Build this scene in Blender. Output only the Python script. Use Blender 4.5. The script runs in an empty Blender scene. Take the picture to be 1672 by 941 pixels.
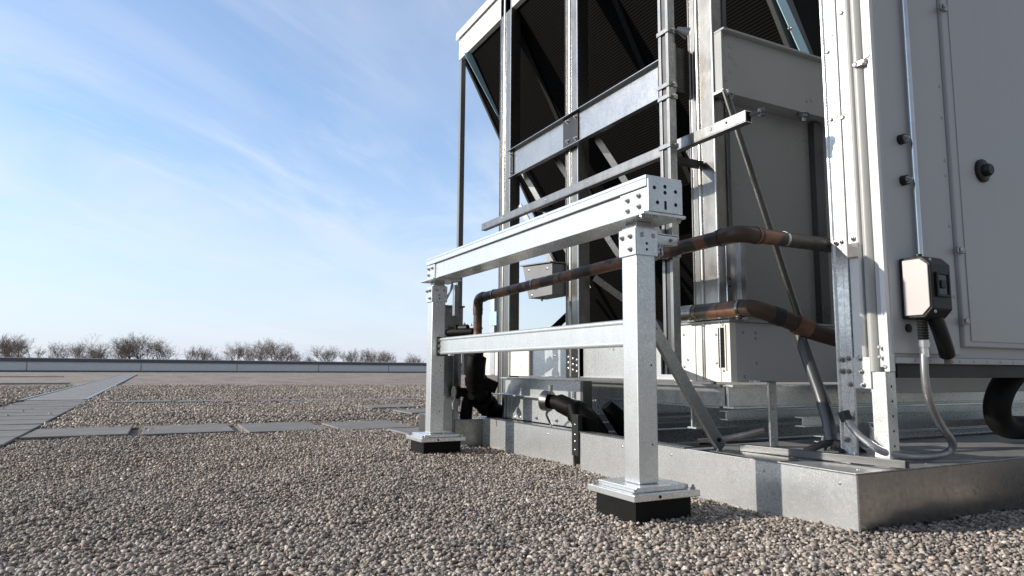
import bpy, bmesh, math, random
import numpy as np
from mathutils import Vector, Matrix
R = math.radians
random.seed(7)
rng = np.random.default_rng(7)
scn = bpy.context.scene
col = scn.collection

# ------------------------------------------------------------------ camera
YAW, PITCH, ROLL, CAM_H = R(27.5), R(6.75), R(0.4), 0.6
cam_d = bpy.data.cameras.new('camera'); cam = bpy.data.objects.new('camera', cam_d); col.objects.link(cam)
fw = Vector((math.sin(YAW)*math.cos(PITCH), math.cos(YAW)*math.cos(PITCH), math.sin(PITCH)))
r0 = Vector((math.cos(YAW), -math.sin(YAW), 0)); u0 = r0.cross(fw)
rr = math.cos(ROLL)*r0 + math.sin(ROLL)*u0; uu = -math.sin(ROLL)*r0 + math.cos(ROLL)*u0
M = Matrix((rr, uu, -fw)).transposed().to_4x4(); M.translation = (0, 0, CAM_H); cam.matrix_world = M
cam_d.sensor_width = 36; cam_d.lens = 1119/1672*36; cam_d.clip_end = 6000; cam_d.clip_start = 0.05
cam_d.dof.use_dof = True; cam_d.dof.focus_distance = 3.2; cam_d.dof.aperture_fstop = 7
scn.camera = cam

# ------------------------------------------------------------------ materials
def nd(nt, t, **k):
    n = nt.nodes.new(t)
    for a, v in k.items():
        if hasattr(n, a): setattr(n, a, v)
        else: n.inputs[a.replace('_', ' ')].default_value = v
    return n
def ramp(nt, fac, stops):
    r = nt.nodes.new('ShaderNodeValToRGB'); e = r.color_ramp.elements
    while len(e) < len(stops): e.new(0.5)
    for q, (p, c) in zip(e, stops):
        q.position = p; q.color = (c[0], c[1], c[2], 1) if not isinstance(c, (int, float)) else (c, c, c, 1)
    nt.links.new(fac, r.inputs[0]); return r.outputs[0]
def base_mat(name):
    m = bpy.data.materials.new(name); m.use_nodes = True
    nt = m.node_tree; b = nt.nodes['Principled BSDF']
    tc = nt.nodes.new('ShaderNodeTexCoord')
    return m, nt, b, tc.outputs['Object']
def mix(nt, fac, a, b, mode='MIX'):
    n = nt.nodes.new('ShaderNodeMix'); n.data_type = 'RGBA'; n.blend_type = mode
    for s, v in ((0, fac), (6, a), (7, b)):
        if isinstance(v, bpy.types.NodeSocket): nt.links.new(v, n.inputs[s])
        elif isinstance(v, (int, float)): n.inputs[s].default_value = v
        else: n.inputs[s].default_value = (v[0], v[1], v[2], 1)
    return n.outputs[2]
def noise(nt, co, scale, detail=4, rough=.55, dist=0):
    n = nt.nodes.new('ShaderNodeTexNoise'); n.inputs['Scale'].default_value = scale
    n.inputs['Detail'].default_value = detail; n.inputs['Roughness'].default_value = rough
    n.inputs['Distortion'].default_value = dist
    nt.links.new(co, n.inputs['Vector']); return n.outputs['Fac']
def vor(nt, co, scale, out='Color'):
    n = nt.nodes.new('ShaderNodeTexVoronoi'); n.inputs['Scale'].default_value = scale
    nt.links.new(co, n.inputs['Vector']); return n.outputs[out]
def stretch(nt, co, s):
    n = nt.nodes.new('ShaderNodeMapping'); n.inputs['Scale'].default_value = s
    nt.links.new(co, n.inputs['Vector']); return n.outputs[0]
def bump(nt, b, h, strength, dist=.01):
    n = nt.nodes.new('ShaderNodeBump'); n.inputs['Strength'].default_value = strength; n.inputs['Distance'].default_value = dist
    nt.links.new(h, n.inputs['Height']); nt.links.new(n.outputs[0], b.inputs['Normal'])

def mth2(nt, v):
    n = nt.nodes.new('ShaderNodeMath'); n.operation = 'MULTIPLY_ADD'; nt.links.new(v, n.inputs[0]); n.inputs[1].default_value = .55; n.inputs[2].default_value = .2
    return n.outputs[0]
def galvanised(name, lo, hi, metallic=.6, r=(.32, .5), spangle=70, stain=.25):
    m, nt, b, co = base_mat(name)
    sp = vor(nt, co, spangle); s1 = nt.nodes.new('ShaderNodeRGBToBW'); nt.links.new(sp, s1.inputs[0])
    n1 = noise(nt, co, 5, 6, .65); n2 = noise(nt, stretch(nt, co, (9, 9, 3)), 1.6, 6, .7)
    mixf = nt.nodes.new('ShaderNodeMath'); mixf.operation = 'MULTIPLY_ADD'
    nt.links.new(s1.outputs[0], mixf.inputs[0]); mixf.inputs[1].default_value = .34; nt.links.new(mth2(nt, n1), mixf.inputs[2])
    c = ramp(nt, mixf.outputs[0], [(.35, lo), (.95, hi)])
    st = ramp(nt, n2, [(.35, 1-stain), (.6, 1.0)])
    c = mix(nt, 1.0, c, st, 'MULTIPLY')
    c = mix(nt, 1.0, c, ramp(nt, noise(nt, co, 85, 3, .6), [(.67, 1.0), (.72, .78)]), 'MULTIPLY'); nt.links.new(c, b.inputs['Base Color'])
    rg = ramp(nt, mixf.outputs[0], [(.3, r[1]), (.9, r[0])]); nt.links.new(rg, b.inputs['Roughness'])
    b.inputs['Metallic'].default_value = metallic
    bump(nt, b, noise(nt, co, 9, 3), .04, .02)
    return m
def painted(name, c, rough=.4, var=.12, metallic=0., dirt=.3):
    m, nt, b, co = base_mat(name)
    n1 = noise(nt, co, 2.2, 6, .6); n2 = noise(nt, stretch(nt, co, (11, 11, 1.2)), 1.4, 6, .65); n3 = noise(nt, co, 60, 3)
    k = ramp(nt, n1, [(.3, 1-var), (.7, 1.0)])
    cc = mix(nt, 1.0, c, k, 'MULTIPLY')
    d = ramp(nt, n2, [(.56, 0.0), (.78, dirt)])
    cc = mix(nt, d, cc, (c[0]*.55, c[1]*.52, c[2]*.47))
    sp = ramp(nt, n3, [(.7, 0.0), (.74, .35)])
    cc = mix(nt, sp, cc, (c[0]*.4, c[1]*.37, c[2]*.33))
    nt.links.new(cc, b.inputs['Base Color'])
    nt.links.new(ramp(nt, n1, [(.3, rough-.08), (.7, rough+.1)]), b.inputs['Roughness'])
    b.inputs['Metallic'].default_value = metallic
    bump(nt, b, noise(nt, co, 3, 2), .05, .02)
    return m
def rubber(name, c, rough=.6, scale=40, spec=.3):
    m, nt, b, co = base_mat(name)
    n = noise(nt, co, scale, 5)
    n0 = noise(nt, co, 4, 5)
    cc = mix(nt, ramp(nt, n0, [(.45, 0.), (.75, .5)]), c, (c[0]*1.6+.006, c[1]*1.6+.006, c[2]*1.6+.005))
    nt.links.new(cc, b.inputs['Base Color']); b.inputs['Roughness'].default_value = rough; b.inputs['Specular IOR Level'].default_value = spec
    bump(nt, b, n, .25, .004); return m
def copper():
    m, nt, b, co = base_mat('weathered_copper')
    w = noise(nt, stretch(nt, co, (1.0, 2.6, 1.5)), 2.3, 2, .4, .3); n2 = noise(nt, co, 26, 6, .7); n3 = noise(nt, co, 8, 5, .6)
    c1 = ramp(nt, n3, [(.3, (.10, .055, .037)), (.55, (.21, .11, .07)), (.75, (.15, .098, .075))])
    c2 = ramp(nt, n3, [(.3, (.025, .022, .02)), (.7, (.075, .066, .06))])
    f = ramp(nt, w, [(.49, 0.), (.52, 1.)])
    c = mix(nt, f, c1, c2)
    c = mix(nt, ramp(nt, n2, [(.6, 0.), (.75, .6)]), c, (.34, .27, .21))
    nt.links.new(c, b.inputs['Base Color']); b.inputs['Metallic'].default_value = .45
    nt.links.new(ramp(nt, n2, [(.3, .35), (.7, .6)]), b.inputs['Roughness'])
    bump(nt, b, n2, .1, .004); return m
def fins():
    m, nt, b, co = base_mat('coil_fins')
    w = nt.nodes.new('ShaderNodeTexWave'); w.bands_direction = 'Z'; w.inputs['Scale'].default_value = 17
    w.inputs['Distortion'].default_value = .6; w.inputs['Detail'].default_value = 2; nt.links.new(co, w.inputs['Vector'])
    n = noise(nt, stretch(nt, co, (3, 3, 1)), 3, 6, .7)
    c = mix(nt, n, (.0012, .0012, .0012), (.005, .0046, .0042))
    c = mix(nt, ramp(nt, w.outputs['Fac'], [(.8, 0.), (1., .3)]), c, (.008, .0075, .007))
    nt.links.new(c, b.inputs['Base Color']); b.inputs['Roughness'].default_value = .7; b.inputs['Specular IOR Level'].default_value = .03
    bump(nt, b, w.outputs['Fac'], .35, .01); return m
MAT = dict(
    galv=galvanised('galvanised_steel', (.27, .285, .295), (.44, .46, .475), 1., (.24, .42), 120, .10),
    galv_new=galvanised('new_galvanised_steel', (.55, .58, .59), (.80, .83, .84), .70, (.22, .42), 125, .08),
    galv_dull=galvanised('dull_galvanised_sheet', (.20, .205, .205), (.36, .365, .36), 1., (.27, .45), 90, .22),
    galv_deck=galvanised('deck_sheet', (.32, .33, .33), (.52, .53, .53), .6, (.35, .55), 60, .25),
    galv_shaded=galvanised('shaded_curb_sheet', (.27, .275, .28), (.43, .435, .435), 1., (.16, .34), 60, .06),  # curb sheet darkened: shade of the end face put into its colour
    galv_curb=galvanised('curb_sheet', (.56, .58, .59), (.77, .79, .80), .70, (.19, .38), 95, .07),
    zinc=galvanised('rolled_zinc_steel', (.24, .235, .22), (.34, .33, .31), 1., (.26, .36), 14, .25),
    blue=painted('light_blue_steel', (.48, .72, .83), .3, .15, .2),  # light blue tone of the braces and tab
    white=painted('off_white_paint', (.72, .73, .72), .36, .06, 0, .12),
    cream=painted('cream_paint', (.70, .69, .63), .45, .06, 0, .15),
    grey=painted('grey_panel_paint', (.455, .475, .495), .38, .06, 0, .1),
    light_grey=painted('pale_grey_plate', (.42, .405, .40), .4, .08, 0, .1),
    rubber=rubber('black_rubber', (.005, .005, .0052), .6, 40, .15),
    insul=rubber('black_pipe_insulation', (.0015, .0015, .0015), .6, 25, .12),
    plastic=rubber('black_plastic', (.011, .011, .012), .35, 90),
    dark=painted('dark_steel', (.035, .036, .038), .4, .3, .5),
    dsteel=painted('dark_pipe_steel', (.13, .132, .135), .32, .3, .7),
    conduit=galvanised('conduit_steel', (.28, .29, .30), (.42, .43, .44), .8, (.25, .35), 30, .2),
    chrome=galvanised('bright_conduit_steel', (.55, .56, .58), (.72, .73, .75), .95, (.12, .2), 20, .05),
    bolt=galvanised('bolt_steel', (.30, .30, .30), (.55, .55, .54), .85, (.28, .4), 200, .3),
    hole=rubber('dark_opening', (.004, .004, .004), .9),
    copper_dark=painted('dark_copper', (.085, .052, .038), .4, .5, .35, .5),
    copper=copper(), fins=fins(),
    mat=rubber('grey_walkway_mat', (.18, .177, .175), .85, 30),
    tread=rubber('pale_tread', (.24, .24, .24), .85, 12),
    glass=painted('dark_window', (.03, .033, .036), .12, .1),
    grey_half_shaded=painted('half_shaded_panel_paint', (.34, .35, .35), .35, .06, 0, .1),  # panel grey lowered: weaker light on the end beam put into its colour
    beige=painted('beige_grey_paint', (.37, .375, .365), .4, .12, 0, .3), grey_shaded=painted('shaded_panel_paint', (.25, .255, .255), .3, .06, 0, .1),  # second paint: panel grey darkened further for the shade on the recessed end panel
    grey_dark=painted('dark_grey_paint', (.19, .195, .20), .4, .1, 0, .2),
    parapet=galvanised('parapet_metal', (.80, .85, .92), (.86, .91, .97), .0, (.4, .5), 3, .12),
    coping=galvanised('coping_metal', (.10, .115, .14), (.14, .155, .18), .3, (.4, .5), 3, .12),
)

# ------------------------------------------------------------------ object helpers
class MB:
    """collects shapes in world coordinates; out() links them as ONE mesh object under its parent"""
    def __init__(s): s.bm = bmesh.new()
    def box(s, x0, x1, y0, y1, z0, z1):
        v = [s.bm.verts.new(p) for p in ((x0,y0,z0),(x1,y0,z0),(x1,y1,z0),(x0,y1,z0),(x0,y0,z1),(x1,y0,z1),(x1,y1,z1),(x0,y1,z1))]
        for f in ((3,2,1,0),(4,5,6,7),(0,1,5,4),(1,2,6,5),(2,3,7,6),(3,0,4,7)): s.bm.faces.new([v[i] for i in f])
        return s
    def ext(s, pts, vec):
        vec = Vector(vec); a = [s.bm.verts.new(p) for p in pts]; b = [s.bm.verts.new(Vector(p)+vec) for p in pts]
        n = len(a); s.bm.faces.new(a[::-1]); s.bm.faces.new(b)
        for i in range(n): s.bm.faces.new((a[i], a[(i+1)%n], b[(i+1)%n], b[i]))
        return s
    def bar(s, p0, p1, w, t, up=(0,0,1)):
        """flat bar p0->p1, width w along 'side', thickness t along 'up-ish'"""
        p0, p1 = Vector(p0), Vector(p1); d = (p1-p0).normalized(); up = Vector(up)
        sd = d.cross(up).normalized(); u = sd.cross(d).normalized()
        s.ext([p0+sd*a*w/2+u*b*t/2 for a, b in ((-1,-1),(1,-1),(1,1),(-1,1))], p1-p0); return s
    def tube(s, pts, r, seg=16, cap=True):
        pts = [Vector(p) for p in pts]; rs = r if isinstance(r, (list, tuple)) else [r]*len(pts)
        rings = []; prev = None
        for i, p in enumerate(pts):
            d = ((pts[min(i+1, len(pts)-1)]-p).normalized() + (p-pts[max(i-1, 0)]).normalized()).normalized()
            if prev is None:
                a = Vector((0,0,1)) if abs(d.z) < .9 else Vector((1,0,0))
                n = d.cross(a).normalized()
            else:
                n = (prev - d*prev.dot(d)).normalized()
            prev = n; bb = d.cross(n)
            rings.append([s.bm.verts.new(p + (n*math.cos(2*math.pi*k/seg) + bb*math.sin(2*math.pi*k/seg))*rs[i]) for k in range(seg)])
        for A, B in zip(rings, rings[1:]):
            for k in range(seg): s.bm.faces.new((A[k], A[(k+1)%seg], B[(k+1)%seg], B[k]))
        if cap: s.bm.faces.new(rings[0][::-1]); s.bm.faces.new(rings[-1])
        return s
    def out(s, name, mat, parent=None, bevel=0., smooth=False, base=None):
        bmesh.ops.recalc_face_normals(s.bm, faces=s.bm.faces)
        b = Vector(base) if base is not None else (Vector(parent['_b']) if parent is not None else Vector((0,0,0)))
        bmesh.ops.translate(s.bm, verts=s.bm.verts, vec=-b)
        me = bpy.data.meshes.new(name); s.bm.to_mesh(me); s.bm.free()
        if smooth: me.shade_smooth(); me.set_sharp_from_angle(angle=R(40))
        me.materials.append(MAT[mat] if isinstance(mat, str) else mat)
        o = bpy.data.objects.new(name, me); col.objects.link(o)
        if parent is not None: o.parent = parent
        else: o.location = b
        o['_b'] = tuple(b)
        if bevel:
            m = o.modifiers.new('bevel', 'BEVEL'); m.width = bevel; m.segments = 2; m.limit_method = 'ANGLE'
        return o
def arc(pts, rad, n=7):
    """rounds the corners of a polyline"""
    pts = [Vector(p) for p in pts]; out = [pts[0]]
    for a, b, c in zip(pts, pts[1:], pts[2:]):
        r = min(rad, (a-b).length*.49, (c-b).length*.49)
        p, q = b+(a-b).normalized()*r, b+(c-b).normalized()*r
        for i in range(n+1):
            t = i/n; out.append(p*(1-t)**2 + b*2*t*(1-t) + q*t*t)
    out.append(pts[-1]); return out
def spline(pts, n=8):
    pts = [Vector(p) for p in pts]; P = [pts[0]*2-pts[1]] + pts + [pts[-1]*2-pts[-2]]; o = []
    for i in range(1, len(P)-2):
        for k in range(n):
            t = k/n; a, b, c, d = P[i-1:i+3]
            o.append(.5*((2*b)+(c-a)*t+(2*a-5*b+4*c-d)*t*t+(3*b-a-3*c+d)*t**3))
    o.append(pts[-1]); return o
def tag(o, label=None, cat=None, group=None, kind=None):
    for k, v in (('label', label), ('category', cat), ('group', group), ('kind', kind)):
        if v: o[k] = v
    return o
def thing(name, base, label, cat, group=None):
    o = bpy.data.objects.new(name, None); col.objects.link(o); o.location = base; o.empty_display_size = .1
    o['_b'] = tuple(base); return tag(o, label, cat, group)
_bolt = {}
def bolt_mesh(kind):
    if kind in _bolt: return _bolt[kind]
    mb = MB()
    if kind == 'hex':
        mb.tube([(0,0,0),(0,0,.18)], 1.25, 16); mb.tube([(0,0,.17),(0,0,.85)], .95, 6); mb.tube([(0,0,.84),(0,0,1.7)], .5, 10)
    elif kind == 'screw':
        mb.tube([(0,0,0),(0,0,.25),(0,0,.5)], [1.3, 1.2, .7], 12)
    elif kind == 'rivet':
        mb.tube([(0,0,0),(0,0,.2),(0,0,.4)], [1.1, 1., .5], 10)
    elif kind == 'hole':
        mb.tube([(0,0,0),(0,0,.08)], 1., 14)
    o = mb.out('bolt', 'hole' if kind == 'hole' else 'bolt'); me = o.data; bpy.data.objects.remove(o)
    _bolt[kind] = me; return me
def bolt(parent, p, n, r=.009, kind='hex', name=None):
    o = bpy.data.objects.new(name or {'hex': 'bolt', 'screw': 'screw', 'rivet': 'rivet', 'hole': 'bolt_hole'}[kind], bolt_mesh(kind)); col.objects.link(o)
    o.parent = parent; o.location = Vector(p) - Vector(parent['_b']); o.scale = (r, r, r)
    o.rotation_mode = 'QUATERNION'
    q = Vector((0,0,1)).rotation_difference(Vector(n)); 
    from mathutils import Quaternion
    o.rotation_quaternion = q @ Quaternion((0,0,1), random.uniform(0, 1))
    return o
NX, NY, PZ = (-1,0,0), (0,-1,0), (0,0,1)

# ------------------------------------------------------------------ world and sun
SUN_AZ = R(-68); SUN_EL = R(20.5)          # azimuth from +Y towards +X
sun_dir = Vector((math.sin(SUN_AZ)*math.cos(SUN_EL), math.cos(SUN_AZ)*math.cos(SUN_EL), math.sin(SUN_EL)))
w = bpy.data.worlds.new('World'); scn.world = w; w.use_nodes = True; nt = w.node_tree
bg = nt.nodes['Background']
sky = nt.nodes.new('ShaderNodeTexSky'); sky.sky_type = 'NISHITA'; sky.sun_disc = False
sky.sun_elevation = SUN_EL; sky.sun_rotation = SUN_AZ; sky.air_density = 1.0; sky.dust_density = .3; sky.ozone_density = 3.0; sky.altitude = 100
tc = nt.nodes.new('ShaderNodeTexCoord'); sep = nt.nodes.new('ShaderNodeSeparateXYZ'); nt.links.new(tc.outputs['Generated'], sep.inputs[0])
def mth(op, a, b=None, c=None, clamp=False):
    n = nt.nodes.new('ShaderNodeMath'); n.operation = op; n.use_clamp = clamp
    for i, v in enumerate((a, b, c)):
        if v is None: continue
        if isinstance(v, bpy.types.NodeSocket): nt.links.new(v, n.inputs[i])
        else: n.inputs[i].default_value = v
    return n.outputs[0]
zc = mth('MAXIMUM', sep.outputs[2], .02); zc = mth('ADD', zc, .10)
cmb = nt.nodes.new('ShaderNodeCombineXYZ')
nt.links.new(mth('DIVIDE', sep.outputs[0], zc), cmb.inputs[0]); nt.links.new(mth('DIVIDE', sep.outputs[1], zc), cmb.inputs[1])
CR1, CR2 = -58, -42
def cloudmap(scale, rot, loc):
    r = nt.nodes.new('ShaderNodeMapping'); r.vector_type = 'POINT'; r.inputs['Rotation'].default_value = (0, 0, R(rot)); nt.links.new(cmb.outputs[0], r.inputs[0])
    n = nt.nodes.new('ShaderNodeMapping'); n.inputs['Scale'].default_value = scale; n.inputs['Location'].default_value = loc
    nt.links.new(r.outputs[0], n.inputs[0]); return n.outputs[0]
c1 = noise(nt, cloudmap((.40, 1.15, 1), CR1, (3.1, 1.7, 0)), 1.0, 9, .58, .9)
c2 = noise(nt, cloudmap((.6, 2.6, 1), CR2, (.4, 7.7, 0)), 1.1, 8, .6, .6)
c3 = noise(nt, cloudmap((.35, .5, 1), 20, (9.4, 2.2, 0)), 1.0, 3, .5)
m1 = ramp(nt, c1, [(.38, 0.), (.63, 1.)]); m2 = ramp(nt, c2, [(.50, 0.), (.76, .7)]); m3 = ramp(nt, c3, [(.34, .25), (.6, 1.)])
cl = mth('MULTIPLY', mth('ADD', m1, m2, clamp=True), m3)
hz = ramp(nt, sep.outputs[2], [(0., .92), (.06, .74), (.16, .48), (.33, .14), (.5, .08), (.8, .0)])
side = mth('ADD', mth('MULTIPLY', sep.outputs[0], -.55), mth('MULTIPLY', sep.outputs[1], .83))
side = ramp(nt, side, [(.0, .0), (.5, 1.)])      # haze and cloud kept to the visible side, so other sky fills less
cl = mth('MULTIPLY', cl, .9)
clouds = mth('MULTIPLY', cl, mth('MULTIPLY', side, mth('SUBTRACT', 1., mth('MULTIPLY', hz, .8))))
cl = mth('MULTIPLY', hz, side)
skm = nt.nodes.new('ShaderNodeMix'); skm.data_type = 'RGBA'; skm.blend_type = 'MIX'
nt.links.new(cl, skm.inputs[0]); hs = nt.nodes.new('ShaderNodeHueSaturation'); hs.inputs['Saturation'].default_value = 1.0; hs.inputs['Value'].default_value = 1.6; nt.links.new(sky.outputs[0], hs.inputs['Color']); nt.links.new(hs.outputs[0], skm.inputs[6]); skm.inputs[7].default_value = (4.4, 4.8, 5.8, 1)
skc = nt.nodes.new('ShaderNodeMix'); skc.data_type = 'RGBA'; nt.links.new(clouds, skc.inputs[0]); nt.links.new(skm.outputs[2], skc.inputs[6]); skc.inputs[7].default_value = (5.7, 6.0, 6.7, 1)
sk2 = nt.nodes.new('ShaderNodeMix'); sk2.data_type = 'RGBA'      # added neutral veil on the out-of-view sky, dims and greys the fill
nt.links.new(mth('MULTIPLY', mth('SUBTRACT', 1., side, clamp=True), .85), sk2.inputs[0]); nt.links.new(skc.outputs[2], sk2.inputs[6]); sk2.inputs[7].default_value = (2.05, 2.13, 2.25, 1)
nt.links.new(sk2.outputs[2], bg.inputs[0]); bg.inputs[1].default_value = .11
sd = bpy.data.lights.new('sun', 'SUN'); so = bpy.data.objects.new('sun', sd); col.objects.link(so)
sd.energy = 4.3; sd.angle = R(.55); sd.color = (1, .915, .80)
so.rotation_mode = 'QUATERNION'; so.rotation_quaternion = (-sun_dir).to_track_quat('-Z', 'Y'); so.location = sun_dir*50

# ------------------------------------------------------------------ setting
PA, PB = Vector((-12.78, 80.6, 0)), Vector((33.5, 91.2, 0)); pd = (PB-PA).normalized(); pn = Vector((-pd.y, pd.x, 0))
PL, PR_ = PA - pd*90, PA + pd*170

def ground_mat():
    m, nt, b, co = base_mat('roof_gravel_bed')
    v = nt.nodes.new('ShaderNodeTexVoronoi'); v.inputs['Scale'].default_value = 46; v.inputs['Randomness'].default_value = 1
    nt.links.new(co, v.inputs['Vector'])
    bw = nt.nodes.new('ShaderNodeRGBToBW'); nt.links.new(v.outputs['Color'], bw.inputs[0])
    c = ramp(nt, bw.outputs[0], [(.15, (.12, .10, .085)), (.45, (.27, .225, .19)), (.65, (.34, .285, .245)), (.9, (.46, .40, .345))])
    n1 = noise(nt, co, .35, 5, .6); n2 = noise(nt, stretch(nt, co, (.25, 1.2, 1)), 1.0, 5, .6)
    c = mix(nt, 1.0, c, ramp(nt, n1, [(.3, .82), (.7, 1.05)]), 'MULTIPLY')
    c = mix(nt, 1.0, c, ramp(nt, n2, [(.3, .85), (.65, 1.0)]), 'MULTIPLY')
    c = mix(nt, 1.0, c, ramp(nt, noise(nt, stretch(nt, co, (.8, .13, 1)), 1.2, 7, .7), [(.36, .68), (.64, 1.15)]), 'MULTIPLY')
    nt.links.new(c, b.inputs['Base Color']); b.inputs['Roughness'].default_value = .95
    bump(nt, b, v.outputs['Distance'], -1.0, .022)
    return m
GM = ground_mat()
bm = MB(); q = [(-90, -30), (110, -30), (PR_.x, PR_.y), (PL.x, PL.y)]
f = bm.bm.faces.new([bm.bm.verts.new((x, y, 0)) for x, y in q])
tag(bm.out('ground', GM), 'flat roof spread with warm grey gravel', 'roof', kind='structure')
tm, tnt, tb, tco = base_mat('winter_field')
tnt.links.new(ramp(tnt, noise(tnt, tco, .02, 6), [(.3, (.09, .075, .05)), (.7, (.17, .145, .10))]), tb.inputs['Base Color']); tb.inputs['Roughness'].default_value = 1
bm = MB(); bm.bm.faces.new([bm.bm.verts.new((x, y, -4.2)) for x, y in ((-3000, -3000), (3000, -3000), (3000, 3000), (-3000, 3000))])
tag(bm.out('terrain', tm), 'open winter field below the roof', 'terrain', kind='structure')

# gravel: individual pebbles, one uncountable mass in one mesh
def ico(sub):
    b = bmesh.new(); bmesh.ops.create_icosphere(b, subdivisions=sub, radius=1); b.verts.ensure_lookup_table()
    V = np.array([v.co[:] for v in b.verts]); F = np.array([[v.index for v in f.verts] for f in b.faces]); b.free(); return V, F
def octa():
    V = np.array([(1,0,0),(-1,0,0),(0,1,0),(0,-1,0),(0,0,1),(0,0,-1)], float)
    F = np.array([(0,2,4),(2,1,4),(1,3,4),(3,0,4),(2,0,5),(1,2,5),(3,1,5),(0,3,5)]); return V, F
CURB = (2.30, 6.7, 1.69, 4.95)
def scatter(d0, d1, sp):
    n = int(2*d1/sp); g = (np.arange(n)-n/2)*sp
    X, Y = np.meshgrid(g, g); X = X.ravel(); Y = Y.ravel(); k = X.size
    X = X + rng.uniform(-.5, .5, k)*sp; Y = Y + rng.uniform(-.5, .5, k)*sp
    D = np.hypot(X, Y); az = np.degrees(np.arctan2(X, Y))
    ok = (D > d0) & (D <= d1) & (az > -17) & (az < 74)
    ok &= ~((X > CURB[0]+.02) & (Y > CURB[2]+.02) & (X < CURB[1]) & (Y < CURB[3]))
    ok &= ~((X > 3.0) & (Y > 1.9) & (Y < 9) & (X > Y*.62))
    ok &= ~((X > -1.95) & (X < -.90) & (Y > 5.6) & (rng.uniform(0, 1, k) > (.015 if d0 < 13 else .0)))
    ok &= ~((X > -.9) & (X < 2.28) & (Y > 6.75) & (Y < 7.5) & (rng.uniform(0, 1, k) > .02) & (np.abs((X+.93) % .86) > .12))
    return X[ok], Y[ok]
PAL = np.array([(.32,.27,.225),(.43,.365,.305),(.22,.185,.16),(.50,.43,.36),(.37,.275,.22),(.45,.33,.25),(.58,.52,.46),(.13,.115,.105),(.27,.25,.235),(.40,.35,.30)])
_g = PAL.mean(1, keepdims=True); PAL = _g + (PAL-_g)*.62; PAL *= np.array([.87, .845, .81])
PALW = np.array([2,2,1.6,1.3,1.2,.6,.7,1,1.4,1.8]); PALW /= PALW.sum()
vs, fs, cs = [], [], []; off = 0
for d0, d1, sp, size, shape in ((1.3, 2.7, .0100, .0066, ico(2)), (2.7, 4.4, .0108, .0068, ico(1)), (4.4, 8, .0135, .0084, octa()), (8, 13, .024, .0150, octa()), (13, 24, .034, .0185, octa())):
    X, Y = scatter(d0, d1, sp); V, F = shape; n = X.size
    for i0 in range(0, n, 40000):
        x, y = X[i0:i0+40000], Y[i0:i0+40000]; k = x.size
        s = size*np.clip(rng.lognormal(0, .30, k), .45, 1.7); sc = np.stack([s*rng.uniform(.95, 1.55, k), s*rng.uniform(.8, 1.1, k), s*rng.uniform(.5, .85, k)], 1)
        P = V[None]*sc[:, None]
        # lumpy, slightly angular stones
        for _ in range(3):
            nrm = rng.normal(size=(k, 3)); nrm /= np.linalg.norm(nrm, axis=1)[:, None]
            dd = np.einsum('kvi,ki->kv', P, nrm); lim = s[:, None]*rng.uniform(.42, .8, (k, 1))
            P = P - np.maximum(dd-lim, 0)[:, :, None]*nrm[:, None]*.9
        a = rng.uniform(0, 2*np.pi, k); t = rng.normal(0, .42, k); t2 = rng.normal(0, .3, k)
        ca, sa, ct, s_t, cu, su = np.cos(a), np.sin(a), np.cos(t), np.sin(t), np.cos(t2), np.sin(t2)
        x1 = P[..., 0]; y1 = P[..., 1]*ct[:, None]-P[..., 2]*s_t[:, None]; z1 = P[..., 1]*s_t[:, None]+P[..., 2]*ct[:, None]
        x2 = x1*cu[:, None]+z1*su[:, None]; z2 = -x1*su[:, None]+z1*cu[:, None]
        x3 = x2*ca[:, None]-y1*sa[:, None]; y3 = x2*sa[:, None]+y1*ca[:, None]
        und = .010*np.sin(x*2.3+y*1.1)*np.sin(y*1.9-x*.7)+.006*np.sin(x*7.1+1)*np.sin(y*6.3)
        zz = s*.45 + rng.uniform(0, 1, k)**2*size*1.7 + und*.8
        P = np.stack([x3+x[:, None], y3+y[:, None], z2+zz[:, None]], -1)
        c = PAL[rng.choice(len(PAL), k, p=PALW)]*np.clip(rng.lognormal(0, .22, (k, 1)), .5, 1.5)
        dirt = np.sin(x*.9+1.3*np.sin(y*.7))*np.sin(y*1.3+.8*np.sin(x*1.1)) + .5*np.sin(x*3.1+y*2.2)*np.sin(y*2.7-x*1.2)
        c = c*(1 + .13*dirt[:, None]*np.array([1., .95, .85]))
        vs.append(P.reshape(-1, 3)); fs.append((F[None]+(np.arange(k)*len(V))[:, None, None]+off).reshape(-1, 3)); off += k*len(V)
        cs.append(np.repeat(c, len(V), 0))
vs = np.concatenate(vs).astype(np.float32); fs = np.concatenate(fs).astype(np.int32); cs = np.concatenate(cs)
me = bpy.data.meshes.new('gravel'); me.vertices.add(len(vs)); me.vertices.foreach_set('co', vs.ravel())
me.loops.add(fs.size); me.loops.foreach_set('vertex_index', fs.ravel()); me.polygons.add(len(fs))
me.polygons.foreach_set('loop_start', np.arange(0, fs.size, 3, dtype=np.int32))
me.polygons.foreach_set('use_smooth', np.ones(len(fs), bool)); me.update(calc_edges=True)
at_ = me.color_attributes.new('stone_colour', 'FLOAT_COLOR', 'POINT')
at_.data.foreach_set('color', np.concatenate([cs, np.ones((len(cs), 1))], 1).astype(np.float32).ravel())
gm, gnt, gb, gco = base_mat('gravel_stone')
ga = gnt.nodes.new('ShaderNodeAttribute'); ga.attribute_name = 'stone_colour'
gnt.links.new(mix(gnt, 1., ga.outputs['Color'], ramp(gnt, noise(gnt, gco, 160, 4, .7), [(.3, .78), (.7, 1.12)]), 'MULTIPLY'), gb.inputs['Base Color'])
gb.inputs['Roughness'].default_value = .75
me.materials.append(gm); go = bpy.data.objects.new('gravel', me); col.objects.link(go)
tag(go, 'loose rounded grey and tan roof gravel', 'gravel', kind='stuff')

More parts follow.
